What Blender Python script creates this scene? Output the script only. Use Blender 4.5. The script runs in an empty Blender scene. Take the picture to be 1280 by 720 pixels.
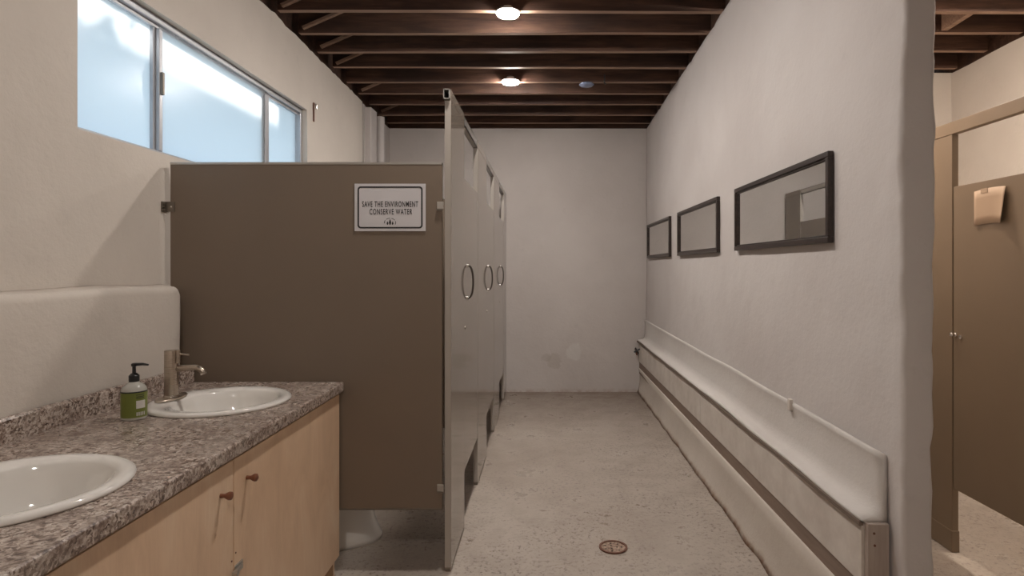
import bpy, bmesh, math, random
from mathutils import Vector, Matrix, noise
random.seed(7)
PI = math.pi
C = bpy.context.scene.collection

# ------------------------------------------------------------------ camera, world, sun, exposure
cam_d = bpy.data.cameras.new('camera'); cam = bpy.data.objects.new('camera', cam_d); C.objects.link(cam)
cam.location = (0, 0, 1.333); cam.rotation_euler = (PI/2, 0, 0)
cam_d.sensor_width = 36; cam_d.lens = 36*750/1280; cam_d.shift_x = -41/1280; cam_d.shift_y = -26/1280
cam_d.clip_start = 0.02
bpy.context.scene.camera = cam
w = bpy.data.worlds.new('daylight'); bpy.context.scene.world = w; w.use_nodes = True
bg = w.node_tree.nodes['Background']; bg.inputs[0].default_value = (0.62, 0.81, 1.0, 1); bg.inputs[1].default_value = 3.4
sun_d = bpy.data.lights.new('sun', 'SUN'); sun = bpy.data.objects.new('sun', sun_d); C.objects.link(sun)
sun_d.energy = 7.5; sun_d.angle = 0.02; sun_d.color = (1, 0.95, 0.88)
SUN_DIR = Vector((1.0, 0.12, -0.80))
sun.rotation_euler = SUN_DIR.to_track_quat('-Z', 'Y').to_euler(); sun.location = (-8, 0, 8)
vs = bpy.context.scene.view_settings
bpy.context.scene.display_settings.display_device = 'sRGB'
vs.view_transform = 'Standard'; vs.look = 'None'; vs.gamma = 1; vs.use_curve_mapping = False
vs.exposure = 0.0
LAMP = 450.0          # emission strength of the ceiling bulbs
LAMP_COL = (1.0, 0.925, 0.855, 1)

# ------------------------------------------------------------------ materials
def mat(name, col, rough=0.6, metal=0.0, spec=0.5):
    m = bpy.data.materials.new(name); m.use_nodes = True
    b = m.node_tree.nodes['Principled BSDF']
    b.inputs['Base Color'].default_value = (*col, 1); b.inputs['Roughness'].default_value = rough
    b.inputs['Metallic'].default_value = metal; b.inputs['Specular IOR Level'].default_value = spec
    return m
class N:
    def __init__(s, m):
        s.m = m; s.t = m.node_tree; s.b = s.t.nodes['Principled BSDF']
        s.tc = s.t.nodes.new('ShaderNodeTexCoord')
    def node(s, k, **kw):
        n = s.t.nodes.new(k)
        for a, v in kw.items(): setattr(n, a, v)
        return n
    def link(s, a, b): s.t.links.new(a, b)
    def mapping(s, scale=(1,1,1), src='Object', rot=(0,0,0), loc=(0,0,0)):
        n = s.node('ShaderNodeMapping'); n.inputs['Scale'].default_value = scale
        n.inputs['Rotation'].default_value = rot; n.inputs['Location'].default_value = loc
        s.link(s.tc.outputs[src], n.inputs[0]); return n.outputs[0]
    def noise(s, vec, scale, detail=4, rough=0.55, dist=0):
        n = s.node('ShaderNodeTexNoise'); n.inputs['Scale'].default_value = scale
        n.inputs['Detail'].default_value = detail; n.inputs['Roughness'].default_value = rough
        n.inputs['Distortion'].default_value = dist
        s.link(vec, n.inputs['Vector']); return n.outputs[0]
    def voro(s, vec, scale, out=0, feature='F1'):
        n = s.node('ShaderNodeTexVoronoi', feature=feature); n.inputs['Scale'].default_value = scale
        s.link(vec, n.inputs['Vector']); return n.outputs[out]
    def ramp(s, fac, stops):
        n = s.node('ShaderNodeValToRGB'); e = n.color_ramp.elements
        while len(e) < len(stops): e.new(0.5)
        for q, (p, c) in zip(e, stops):
            q.position = p; q.color = (*c, 1) if len(c) == 3 else c
        s.link(fac, n.inputs[0]); return n.outputs[0]
    def val(s, fac, a, b, c=0.0, d=1.0):
        n = s.node('ShaderNodeMapRange'); n.inputs[1].default_value = a; n.inputs[2].default_value = b
        n.inputs[3].default_value = c; n.inputs[4].default_value = d; s.link(fac, n.inputs[0]); return n.outputs[0]
    def mix(s, fac, a, b, mode='MIX'):
        n = s.node('ShaderNodeMix', data_type='RGBA', blend_type=mode)
        for i, v in ((0, fac), (6, a), (7, b)):
            if isinstance(v, (int, float)): n.inputs[i].default_value = v
            elif isinstance(v, tuple): n.inputs[i].default_value = (*v, 1)
            else: s.link(v, n.inputs[i])
        return n.outputs[2]
    def math(s, op, a, b=0.0):
        n = s.node('ShaderNodeMath', operation=op)
        for i, v in ((0, a), (1, b)):
            if isinstance(v, (int, float)): n.inputs[i].default_value = v
            else: s.link(v, n.inputs[i])
        return n.outputs[0]
    def color(s, c): s.link(c, s.b.inputs['Base Color'])
    def rough(s, c): s.link(c, s.b.inputs['Roughness'])
    def bump(s, h, strength=0.3, dist=0.01):
        n = s.node('ShaderNodeBump'); n.inputs['Strength'].default_value = strength
        n.inputs['Distance'].default_value = dist; s.link(h, n.inputs['Height']); s.link(n.outputs[0], s.b.inputs['Normal'])

def plaster(name, c1, c2, stain=0.0, spots=()):
    m = mat(name, c1, 0.75, spec=0.25); n = N(m); v = n.mapping()
    big = n.noise(v, 1.3, 5); mid = n.noise(v, 9, 6, 0.65); fine = n.noise(v, 70, 3)
    c = n.mix(n.val(big, 0.35, 0.68), c1, c2)
    c = n.mix(n.val(mid, 0.62, 0.80, 0, 0.35), c, tuple(x*0.80 for x in c2))
    sep = n.node('ShaderNodeSeparateXYZ'); n.link(v, sep.inputs[0])
    if stain:
        low = n.val(sep.outputs[2], 0.0, 0.045, 1, 0)
        rag = n.val(n.noise(v, 14, 6, 0.7), 0.40, 0.60)
        c = n.mix(n.math('MULTIPLY', n.math('MULTIPLY', low, rag), stain), c, (0.30, 0.16, 0.095))
    for (px, py, pz, r, col, a) in spots:
        vd = n.node('ShaderNodeVectorMath', operation='DISTANCE'); n.link(v, vd.inputs[0]); vd.inputs[1].default_value = (px, py, pz)
        d = n.math('ADD', vd.outputs['Value'], n.math('MULTIPLY', n.math('SUBTRACT', mid, 0.5), r*1.6))
        c = n.mix(n.val(d, r*0.75, r, a, 0), c, col)
    n.color(c)
    h = n.math('ADD', n.math('MULTIPLY', mid, 0.7), n.math('ADD', n.math('MULTIPLY', fine, 0.12), n.math('MULTIPLY', big, 1.5)))
    n.bump(h, 0.6, 0.010)
    return m
M = {}
M['plaster'] = plaster('painted_plaster', (0.66, 0.60, 0.54), (0.58, 0.525, 0.47))
M['plaster_right'] = plaster('painted_plaster_right', (0.60, 0.560, 0.540), (0.545, 0.50, 0.48))
M['plaster_back'] = plaster('painted_plaster_back', (0.57, 0.525, 0.50), (0.51, 0.465, 0.44), 0.5,
    ((0.31, 6.41, 0.43, 0.10, (0.62, 0.60, 0.57), 0.55), (0.10, 6.41, 0.33, 0.10, (0.36, 0.31, 0.26), 0.35), (0.02, 6.41, 0.37, 0.06, (0.34, 0.29, 0.25), 0.3)))
M['plaster_base'] = plaster('painted_plaster_base', (0.60, 0.54, 0.48), (0.52, 0.46, 0.40), 0.9)
M['ledge_paint'] = plaster('painted_ledge', (0.63, 0.595, 0.565), (0.58, 0.54, 0.51))

m = mat('joist_wood', (0.1, 0.05, 0.03), 0.7, spec=0.3); n = N(m)
v = n.mapping((1.2, 14, 14)); g = n.noise(v, 2.2, 6, 0.65, 0.6); p = n.noise(n.mapping((0.8, 3, 2)), 2.0, 3)
c = n.ramp(g, [(0.25, (0.045, 0.024, 0.018)), (0.55, (0.105, 0.055, 0.037)), (0.85, (0.19, 0.10, 0.065))])
n.color(n.mix(n.val(p, 0.45, 0.65, 0, 0.65), c, (0.028, 0.018, 0.016))); n.bump(g, 0.4, 0.004); M['joist'] = m
m = mat('joist_lit_wood', (0.3, 0.18, 0.11), 0.65, spec=0.3); n = N(m)
g = n.noise(n.mapping((1.2, 30, 30)), 2.5, 6, 0.65, 0.4)
n.color(n.ramp(g, [(0.25, (0.20, 0.115, 0.08)), (0.6, (0.38, 0.25, 0.18)), (0.9, (0.50, 0.36, 0.28))])); n.bump(g, 0.3, 0.003); M['joist_lit'] = m  # lamplight on the joist undersides is put into this paler wood colour
m = mat('deck_wood', (0.06, 0.03, 0.02), 0.8, spec=0.2); n = N(m)
g = n.noise(n.mapping((14, 1.2, 14)), 2.2, 5, 0.6, 0.5)
n.color(n.ramp(g, [(0.3, (0.022, 0.012, 0.009)), (0.8, (0.085, 0.042, 0.026))])); M['deck'] = m

m = mat('floor_concrete', (0.4, 0.34, 0.3), 0.4); n = N(m); v = n.mapping()
big = n.noise(v, 0.9, 5, 0.6); mid = n.noise(v, 5, 6, 0.7); sp = n.noise(v, 48, 5, 0.75); patch = n.noise(v, 2.6, 5, 0.7)
c = n.mix(n.val(big, 0.35, 0.65), (0.44, 0.385, 0.335), (0.355, 0.30, 0.255))
c = n.mix(n.val(mid, 0.45, 0.75, 0, 0.55), c, (0.28, 0.225, 0.185))
spk = n.math('MULTIPLY', n.val(sp, 0.54, 0.60), n.val(patch, 0.40, 0.60, 0.25, 1))
c = n.mix(n.math('MULTIPLY', spk, 0.85), c, (0.12, 0.085, 0.068))
sp2 = n.noise(n.mapping(loc=(3, 5, 0)), 80, 3, 0.6)
c = n.mix(n.val(sp2, 0.64, 0.70, 0, 0.5), c, (0.56, 0.51, 0.46))
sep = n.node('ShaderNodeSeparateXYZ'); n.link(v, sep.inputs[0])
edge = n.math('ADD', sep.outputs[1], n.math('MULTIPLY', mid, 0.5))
c = n.mix(n.val(edge, 5.3, 6.75, 0, 0.8), c, (0.17, 0.12, 0.088))  # floor shading towards the far end, painted into the colour
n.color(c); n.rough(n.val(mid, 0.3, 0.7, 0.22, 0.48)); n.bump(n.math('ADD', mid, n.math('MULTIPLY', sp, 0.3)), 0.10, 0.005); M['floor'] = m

def laminate(name, c, rough):
    m = mat(name, c, rough); n = N(m); v = n.mapping()
    a = n.noise(v, 3, 3); f = n.noise(v, 400, 2)
    n.color(n.mix(n.val(a, 0.3, 0.7, 0, 0.25), c, tuple(x*0.8 for x in c))); n.rough(n.val(a, 0.3, 0.7, rough*0.85, rough*1.15))
    n.bump(f, 0.03, 0.001); return m
M['panel'] = laminate('partition_laminate', (0.205, 0.156, 0.116), 0.42)
M['front'] = laminate('stall_front_laminate', (0.29, 0.25, 0.21), 0.08)
M['pull'] = mat('dark_pull_metal', (0.10, 0.085, 0.075), 0.3, 0.7)
M['edge'] = mat('pale_laminate_edge', (0.42, 0.38, 0.34), 0.35)
M['olive'] = laminate('right_stall_laminate', (0.235, 0.170, 0.112), 0.45)
M['alu'] = mat('aluminium', (0.55, 0.53, 0.50), 0.32, 0.9)
M['dark_alu'] = mat('dark_bracket_metal', (0.22, 0.19, 0.16), 0.4, 0.8)
M['winframe'] = mat('window_aluminium', (0.50, 0.51, 0.54), 0.4, 0.6)
M['chrome'] = mat('chrome', (0.75, 0.73, 0.70), 0.12, 1)
m = mat('brushed_nickel', (0.52, 0.45, 0.38), 0.3, 1); n = N(m); n.rough(n.val(n.noise(n.mapping((1, 1, 120)), 6, 2), 0.3, 0.7, 0.24, 0.38)); M['nickel'] = m
M['black'] = mat('black_plastic', (0.02, 0.02, 0.022), 0.35)
M['hollow'] = mat('tube_inside', (0.03, 0.025, 0.02), 0.9)
m = mat('mirror_frame', (0.045, 0.03, 0.024), 0.35); n = N(m); g = n.noise(n.mapping((20, 2, 20)), 3, 4)
n.color(n.ramp(g, [(0.3, (0.014, 0.009, 0.008)), (0.8, (0.045, 0.028, 0.022))])); M['frame'] = m
M['mirror'] = mat('mirror_glass', (0.78, 0.78, 0.76), 0.015, 1)
m = mat('white_porcelain', (0.80, 0.77, 0.73), 0.08); m.node_tree.nodes['Principled BSDF'].inputs['Coat Weight'].default_value = 0.5; M['porcelain'] = m

m = mat('speckled_laminate', (0.3, 0.24, 0.2), 0.22); n = N(m); v = n.mapping(); vw = n.mapping((1, 1, 1), rot=(0, 0, 0.5))
wob_ = n.noise(v, 30, 4, 0.7)
vm = n.node('ShaderNodeVectorMath', operation='MULTIPLY_ADD'); n.link(wob_, vm.inputs[0]); vm.inputs[1].default_value = (0.035,)*3; n.link(v, vm.inputs[2])
cel = n.voro(vm.outputs[0], 150, 1)
bw = n.node('ShaderNodeSeparateColor'); n.link(cel, bw.inputs[0])
f1_ = n.math('ADD', n.math('MULTIPLY', bw.outputs[0], 0.45), n.math('MULTIPLY', n.noise(v, 60, 6, 0.75, 0.5), 0.75))
c = n.ramp(f1_, [(0.34, (0.055, 0.034, 0.028)), (0.48, (0.20, 0.140, 0.112)), (0.62, (0.38, 0.30, 0.255)), (0.80, (0.60, 0.52, 0.46))])
blo = n.noise(v, 13, 5, 0.7)
c = n.mix(n.val(blo, 0.52, 0.66, 0, 0.6), c, (0.13, 0.080, 0.062))
c = n.mix(n.val(n.noise(n.mapping(loc=(4, 4, 4)), 8, 5, 0.6), 0.50, 0.70, 0, 0.40), c, (0.44, 0.38, 0.33))
n.color(c); n.rough(n.val(blo, 0.3, 0.7, 0.20, 0.36)); n.bump(wob_, 0.05, 0.002); M['granite'] = m

m = mat('birch_plywood', (0.62, 0.43, 0.29), 0.38); n = N(m)
g = n.noise(n.mapping((3, 2.0, 0.9)), 3.2, 5, 0.6, 1.0); f = n.noise(n.mapping((60, 60, 2.5)), 4, 4, 0.6)
c = n.ramp(g, [(0.25, (0.68, 0.47, 0.31)), (0.5, (0.80, 0.58, 0.40)), (0.8, (0.88, 0.70, 0.52))])
n.color(n.mix(n.val(f, 0.4, 0.7, 0, 0.18), c, (0.56, 0.36, 0.23))); n.rough(n.val(g, 0.3, 0.7, 0.32, 0.48)); M['birch'] = m
M['knob'] = mat('turned_wood_knob', (0.20, 0.075, 0.04), 0.35)
m = mat('raw_board', (0.36, 0.29, 0.24), 0.7); n = N(m); g = n.noise(n.mapping((12, 1, 12)), 4, 5, 0.6, 0.4)
n.color(n.ramp(g, [(0.3, (0.185, 0.130, 0.100)), (0.8, (0.25, 0.185, 0.145))])); M['raw'] = m
m = mat('painted_board', (0.62, 0.56, 0.51), 0.6); n = N(m); g = n.noise(n.mapping((3, 3, 3)), 3, 5, 0.65)
n.color(n.ramp(g, [(0.3, (0.52, 0.46, 0.41)), (0.7, (0.64, 0.585, 0.53))])); n.bump(g, 0.25, 0.004); M['board'] = m
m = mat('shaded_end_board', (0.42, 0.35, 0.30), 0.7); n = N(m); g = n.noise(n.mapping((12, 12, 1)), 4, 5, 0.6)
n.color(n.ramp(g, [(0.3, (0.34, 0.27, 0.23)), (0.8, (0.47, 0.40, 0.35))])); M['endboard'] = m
M['caulk'] = mat('dark_edge', (0.16, 0.12, 0.095), 0.8)
M['paper'] = mat('white_paper', (0.66, 0.64, 0.66), 0.7)
M['ink'] = mat('black_ink', (0.03, 0.028, 0.03), 0.6)
M['kraft'] = mat('tan_paper', (0.50, 0.36, 0.25), 0.7)
M['rust'] = mat('rusty_iron', (0.16, 0.07, 0.045), 0.6, 0.3)
m = mat('worn_brass', (0.45, 0.33, 0.25), 0.5, 0.4); n = N(m); g = n.noise(n.mapping(), 60, 4, 0.7)
n.color(n.ramp(g, [(0.35, (0.13, 0.06, 0.04)), (0.65, (0.52, 0.40, 0.31))])); M['grate'] = m
m = mat('green_soap_label', (0.16, 0.19, 0.035), 0.35); M['soap'] = m
m = mat('clear_plastic', (0.70, 0.68, 0.62), 0.15); m.node_tree.nodes['Principled BSDF'].inputs['Transmission Weight'].default_value = 0.35; M['clear'] = m
M['label_white'] = mat('label_white', (0.60, 0.58, 0.54), 0.5)
M['blueglass'] = mat('blue_grey_lens', (0.20, 0.24, 0.36), 0.15)
M['lawn'] = mat('outdoor_ground', (0.30, 0.27, 0.22), 0.9)
M['stucco'] = mat('outdoor_stucco', (0.60, 0.58, 0.55), 0.9)
M['leaf'] = mat('leaf_green', (0.08, 0.14, 0.04), 0.6)
# frosted pane: daylight soaks through, nothing behind is resolved
m = bpy.data.materials.new('frosted_glass'); m.use_nodes = True; t = m.node_tree; t.nodes.remove(t.nodes['Principled BSDF'])
out = t.nodes['Material Output']; tr = t.nodes.new('ShaderNodeBsdfTranslucent'); tr.inputs[0].default_value = (0.93, 0.95, 0.96, 1)
gl = t.nodes.new('ShaderNodeBsdfGlossy'); gl.inputs['Roughness'].default_value = 0.25; mx = t.nodes.new('ShaderNodeMixShader'); mx.inputs[0].default_value = 0.05
t.links.new(tr.outputs[0], mx.inputs[1]); t.links.new(gl.outputs[0], mx.inputs[2]); t.links.new(mx.outputs[0], out.inputs[0]); M['pane'] = m
m = bpy.data.materials.new('lamp_glow'); m.use_nodes = True; t = m.node_tree; t.nodes.remove(t.nodes['Principled BSDF'])
em = t.nodes.new('ShaderNodeEmission'); em.inputs[0].default_value = LAMP_COL; em.inputs[1].default_value = LAMP
t.links.new(em.outputs[0], t.nodes['Material Output'].inputs[0]); M['glow'] = m

# ------------------------------------------------------------------ mesh helpers
def obj(name, bm, material, parent=None, smooth=False, bevel=0.0, seg=2):
    me = bpy.data.meshes.new(name); bmesh.ops.recalc_face_normals(bm, faces=bm.faces); bm.to_mesh(me); bm.free()
    mats = material if isinstance(material, (list, tuple)) else [material]
    for q in mats: me.materials.append(q)
    if smooth:
        for p in me.polygons: p.use_smooth = True
        if smooth != 'all': me.set_sharp_from_angle(angle=math.radians(35))
    o = bpy.data.objects.new(name, me); C.objects.link(o)
    if parent: o.parent = parent
    if bevel:
        b = o.modifiers.new('bevel', 'BEVEL'); b.width = bevel; b.segments = seg; b.limit_method = 'ANGLE'; b.angle_limit = math.radians(40)
    return o
def tag(o, label=None, cat=None, group=None, kind=None):
    if label: o['label'] = label
    if cat: o['category'] = cat
    if group: o['group'] = group
    if kind: o['kind'] = kind
    return o
def thing(name, label, cat, loc=(0,0,0), rz=0, group=None):
    o = bpy.data.objects.new(name, None); C.objects.link(o); o.location = loc; o.rotation_euler = (0, 0, rz); o.empty_display_size = 0.1
    return tag(o, label, cat, group)
def copy_tree(o, parent=None):
    c = o.copy(); C.objects.link(c); c.parent = parent
    for ch in list(o.children): copy_tree(ch, c)
    return c
def box(bm, x0, x1, y0, y1, z0, z1):
    vs_ = [bm.verts.new((x, y, z)) for x in (x0, x1) for y in (y0, y1) for z in (z0, z1)]
    fs = [(0,1,3,2), (4,6,7,5), (0,4,5,1), (2,3,7,6), (0,2,6,4), (1,5,7,3)]
    return [bm.faces.new([vs_[i] for i in f]) for f in fs]
def Bx(*a):
    bm = bmesh.new(); box(bm, *a); return bm
def ringloft(bm, rings, cap0=True, cap1=True):
    R = [[bm.verts.new(p) for p in r] for r in rings]
    for a, b in zip(R, R[1:]):
        k = len(a)
        for i in range(k): bm.faces.new((a[i], a[(i+1) % k], b[(i+1) % k], b[i]))
    if cap0: bm.faces.new(R[0][::-1])
    if cap1: bm.faces.new(R[-1])
def ell(cx, cy, z, rx, ry, k=32):
    return [(cx+rx*math.cos(2*PI*i/k), cy+ry*math.sin(2*PI*i/k), z) for i in range(k)]
def lathe(bm, prof, k=32, cx=0, cy=0, cap0=True, cap1=True):
    ringloft(bm, [ell(cx, cy, z, max(r, 1e-4), max(r, 1e-4), k) for r, z in prof], cap0, cap1)
def tube(bm, pts, r, k=12, radii=None):
    pts = [Vector(p) for p in pts]; rings = []
    up = Vector((0, 0, 1))
    d0 = (pts[1]-pts[0]).normalized()
    u = d0.cross(up)
    if u.length < 1e-3: u = d0.cross(Vector((1, 0, 0)))
    u.normalize()
    for i, p in enumerate(pts):
        d = (pts[min(i+1, len(pts)-1)]-pts[max(i-1, 0)]).normalized()
        u = (u - d*u.dot(d)).normalized(); v_ = d.cross(u); rr = radii[i] if radii else r
        rings.append([tuple(p+rr*(math.cos(2*PI*j/k)*u+math.sin(2*PI*j/k)*v_)) for j in range(k)])
    ringloft(bm, rings)
def prism_y(bm, prof, ys, disp=None):   # profile (x, z) swept along Y
    ringloft(bm, [[(disp(x, y, z) if disp else (x, y, z)) for x, z in prof] for y in ys])
def frange(a, b, st):
    k = max(1, round((b-a)/st)); return [a+(b-a)*i/k for i in range(k+1)]

def ceil_z(y): return 2.815 + 0.028*(6.41-max(y, -2.2))
def wob(p, amp, f=1.6, seed=0.0):
    return amp*(noise.noise(Vector(p)*f+Vector((seed, seed*1.7, 0)))+0.45*noise.noise(Vector(p)*f*4.1+Vector((0, seed, 3))))
def wall(name, axis, pos, back, us, zs_n, topf, material, hole=None, amp=0.006, u_from=None, zlines=None, kind='structure', foot=0.0, parent=None):
    """upright wall: axis 'x' has its face at x=pos and runs along y; 'y' the other way. back = coordinate of its far side."""
    bm = bmesh.new(); d = 1 if back > pos else -1
    zl = zlines or [i/zs_n for i in range(zs_n+1)]
    def P(u, z, off):
        if axis == 'x': q = (pos, u, z)
        else: q = (u, pos, z)
        k = wob(q, amp, seed=pos)
        if off: return (back, u, z) if axis == 'x' else (u, back, z)
        return (pos+k, u, z) if axis == 'x' else (u, pos+k, z)
    def Z(u, i):
        h = topf(u)
        return zl[i] if zlines and zl[i] is not None and i < len(zl)-1 else (h if i == len(zl)-1 else zl[i]*h)
    F = {}; B = {}
    def vf(i, j):
        if (i, j) not in F: F[(i, j)] = bm.verts.new(P(us[i], Z(us[i], j), 0))
        return F[(i, j)]
    def vb(i, j):
        if (i, j) not in B: B[(i, j)] = bm.verts.new(P(us[i], Z(us[i], j), 1))
        return B[(i, j)]
    nu, nz = len(us)-1, len(zl)-1
    inside = lambda i, j: 0 <= i < nu and 0 <= j < nz and not (hole and hole(0.5*(us[i]+us[i+1]), 0.5*(Z(us[i], j)+Z(us[i], j+1))))
    for i in range(nu):
        for j in range(nz):
            if not inside(i, j): continue
            bm.faces.new((vf(i, j), vf(i+1, j), vf(i+1, j+1), vf(i, j+1)))
            bm.faces.new((vb(i, j), vb(i, j+1), vb(i+1, j+1), vb(i+1, j)))
            for (di, dj, a, b) in ((-1,0,(i,j),(i,j+1)), (1,0,(i+1,j),(i+1,j+1)), (0,-1,(i,j),(i+1,j)), (0,1,(i,j+1),(i+1,j+1))):
                if not inside(i+di, j+dj): bm.faces.new((vf(*a), vf(*b), vb(*b), vb(*a)))
    o = obj(name, bm, material, parent, smooth=True)
    if kind: o['kind'] = kind
    return o
rag = lambda y: ceil_z(y) - 0.004 + 0.009*noise.noise(Vector((y*5, 1, 0))) + 0.016*noise.noise(Vector((y*15, 4, 0)))

# ------------------------------------------------------------------ structure
XL, XR, YB, YR = -1.66, 1.085, 6.41, -1.9      # left wall, dividing wall, back wall, rear wall behind the camera
X2 = 3.2; Y2 = 4.72                            # far side and end of the second room
bm = bmesh.new()
xs = frange(-2.1, 3.6, 0.3); ys = frange(-2.2, 6.7, 0.3)
top = [[bm.verts.new((x, y, wob((x, y, 0), 0.003) if (-1.6 < x < 3.1) else 0)) for y in ys] for x in xs]
for i in range(len(xs)-1):
    for j in range(len(ys)-1): bm.faces.new((top[i][j], top[i+1][j], top[i+1][j+1], top[i][j+1]))
r = bmesh.ops.extrude_face_region(bm, geom=bm.faces[:])
for q in r['geom']:
    if isinstance(q, bmesh.types.BMVert): q.co.z = -0.12
tag(obj('floor', bm, M['floor'], smooth=True), kind='structure')

WY0, WY1, WZ0, WZ1 = 2.135, 4.19, 1.826, 2.433   # window opening
us = sorted(set(frange(YR, WY0, 0.06)+frange(WY0, WY1, 0.05)+frange(WY1, 5.46, 0.05)))
wall('wall_left', 'x', XL, XL-0.145, us, 0, lambda y: rag(y), M['plaster'],
     hole=lambda u, z: WY0 < u < WY1 and WZ0 < z < WZ1, amp=0.005,
     zlines=[0.0, .2, .4, .6, .8, 1.0, 1.2, 1.4, 1.6, WZ0, 2.0, 2.2, WZ1, 2.6, 1])
wall('wall_left_end', 'x', -1.66, -1.96, frange(5.50, 6.41, 0.13), 14, rag, M['plaster_back'])
wall('wall_back', 'y', YB, YB+0.25, frange(-1.96, 1.33, 0.15), 18, lambda x: ceil_z(YB)+0.0, M['plaster_back'], amp=0.006)
us = [1.85, 1.88, 1.92, 1.98]+frange(2.04, 6.40, 0.05)
# dividing wall, with a rounded lumpy free end facing the camera
bm = bmesh.new()
TH = 0.112; cr = 0.016
def prof_div(y0):
    pts = []
    for y in reversed(us[1:]): pts.append((XR, y))
    pts.append((XR, 1.85+0.02))
    for k in range(6):
        a = PI + (PI/2)*k/5; pts.append((XR+cr+cr*math.cos(a), 1.82+cr+cr*math.sin(a)))
    pts.append((XR+TH*0.5, 1.82))
    for k in range(6):
        a = 1.5*PI + (PI/2)*k/5; pts.append((XR+TH-cr+cr*math.cos(a), 1.82+cr+cr*math.sin(a)))
    for y in us: pts.append((XR+TH, y+0.02))
    return pts
base = prof_div(0); rings = []
NZ = 90
for k in range(NZ+1):
    ring = []
    for (x, y) in base:
        z = rag(y)*k/NZ
        amp = 0.012 if y < 1.9 else 0.006
        fq = 2.6 if y < 1.9 else 1.6
        sgn = 1 if x < XR+TH/2 else -1
        q = wob((x, y, z), amp, fq, 5)
        q += 0.004*noise.noise(Vector((x*23, y*23, z*19)))*(1 if y < 2.0 else 0.2)
        ring.append((x + q - (0.018*(1-k/NZ) if y < 1.9 and x > XR+0.07 else 0), y + (wob((x, y, z), 0.010, 3.3, 9) if y < 1.9 else 0), z))
    rings.append(ring)
ringloft(bm, rings)
tag(obj('wall_right', bm, M['plaster_right'], smooth='all'), kind='structure')
wall('wall_rear', 'y', YR, YR-0.2, frange(-1.96, 3.4, 0.3), 10, lambda x: ceil_z(YR), M['plaster'])
wall('wall_far_right', 'x', X2, X2+0.2, frange(YR, Y2, 0.2), 14, rag, M['plaster'])
wall('wall_end', 'y', Y2, Y2+0.2, frange(1.215, 3.4, 0.2), 14, lambda x: ceil_z(Y2), M['plaster'])

# plaster thickening along the lower left wall, behind the counter
bm = bmesh.new(); rings = []
for y in frange(YR, 2.585, 0.06):
    zt = 1.256+0.012*noise.noise(Vector((y*3, 0, 7))); xf = -1.54+wob((0, y, 0), 0.005)
    e = max(0.0, y-2.545)/0.04; sh = 0.03*(1-math.sqrt(max(0, 1-e*e))) if e > 0 else 0
    cc = 0.03
    pr = [(-1.70, 0.86)]+[(xf-sh+0.003*noise.noise(Vector((y*7, z*7, 0))), z) for z in (0.0, 0.30, 0.60, 0.84, 0.95, 1.05, 1.15)]
    pr = [(-1.66, 0.0)]+[(xf-sh+0.004*noise.noise(Vector((y*6, z*7, 0))), z) for z in (0.0, 0.3, 0.6, 0.84, 0.95, 1.05, 1.15)]
    for k in range(6):
        a = PI/2*k/5; pr.append((xf-cc+cc*math.cos(a)-sh, zt-cc+cc*math.sin(a)-sh*0.6))
    pr += [(-1.62, zt+0.002), (-1.658, zt+0.006)]
    rings.append([(x, y, z) for x, z in pr])
ringloft(bm, rings)
tag(obj('trim_1', bm, M['plaster'], smooth='all'), kind='structure')

# ceiling: roof deck boards on open joists
deck = Bx(-2.0, 3.45, -2.2, 6.7, 3.42, 3.46)
ceiling = tag(obj('ceiling', deck, M['deck']), kind='structure')
bx_ = None
xx = -1.98
while xx < 3.4:
    b = bmesh.new(); s_ = -0.028
    vs8 = []
    for x in (xx, xx+0.178):
        for y in (-2.15, 6.62):
            for dz in (0, 0.022):
                vs8.append(b.verts.new((x, y, ceil_z(y)+0.242+dz)))
    for f in [(0,1,3,2), (4,6,7,5), (0,4,5,1), (2,3,7,6), (0,2,6,4), (1,5,7,3)]: b.faces.new([vs8[i] for i in f])
    obj('deck_board', b, M['deck'], ceiling); xx += 0.184
JY = [6.20+0.318-0.318*i for i in range(27)]
for i, y in enumerate(JY):
    if y > 6.38: continue
    if y < -1.8: break
    zb = ceil_z(y); b = bmesh.new()
    dz1 = 0.006*math.sin(i*2.3); dz2 = 0.006*math.cos(i*1.7)
    k = 22; rings = []
    for q in range(k+1):
        x = -1.63 + (3.17+1.63)*q/k; sg = dz1+(dz2-dz1)*q/k+0.003*noise.noise(Vector((x*1.5, i*3.1, 0)))
        yy = y+0.008*noise.noise(Vector((x*0.7, i*5.3, 2)))
        rings.append([(x, yy, zb+0.003+sg), (x, yy+0.041, zb+0.003+sg), (x, yy+0.041, zb+0.238), (x, yy, zb+0.238)])
    R = [[b.verts.new(p) for p in r_] for r_ in rings]
    for a, c_ in zip(R, R[1:]):
        for e in range(4):
            f = b.faces.new((a[e], a[(e+1) % 4], c_[(e+1) % 4], c_[e])); f.material_index = 1 if e == 0 else 0
    b.faces.new(R[0][::-1]); b.faces.new(R[-1])
    obj('joist', b, [M['joist'], M['joist_lit']], ceiling)
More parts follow.
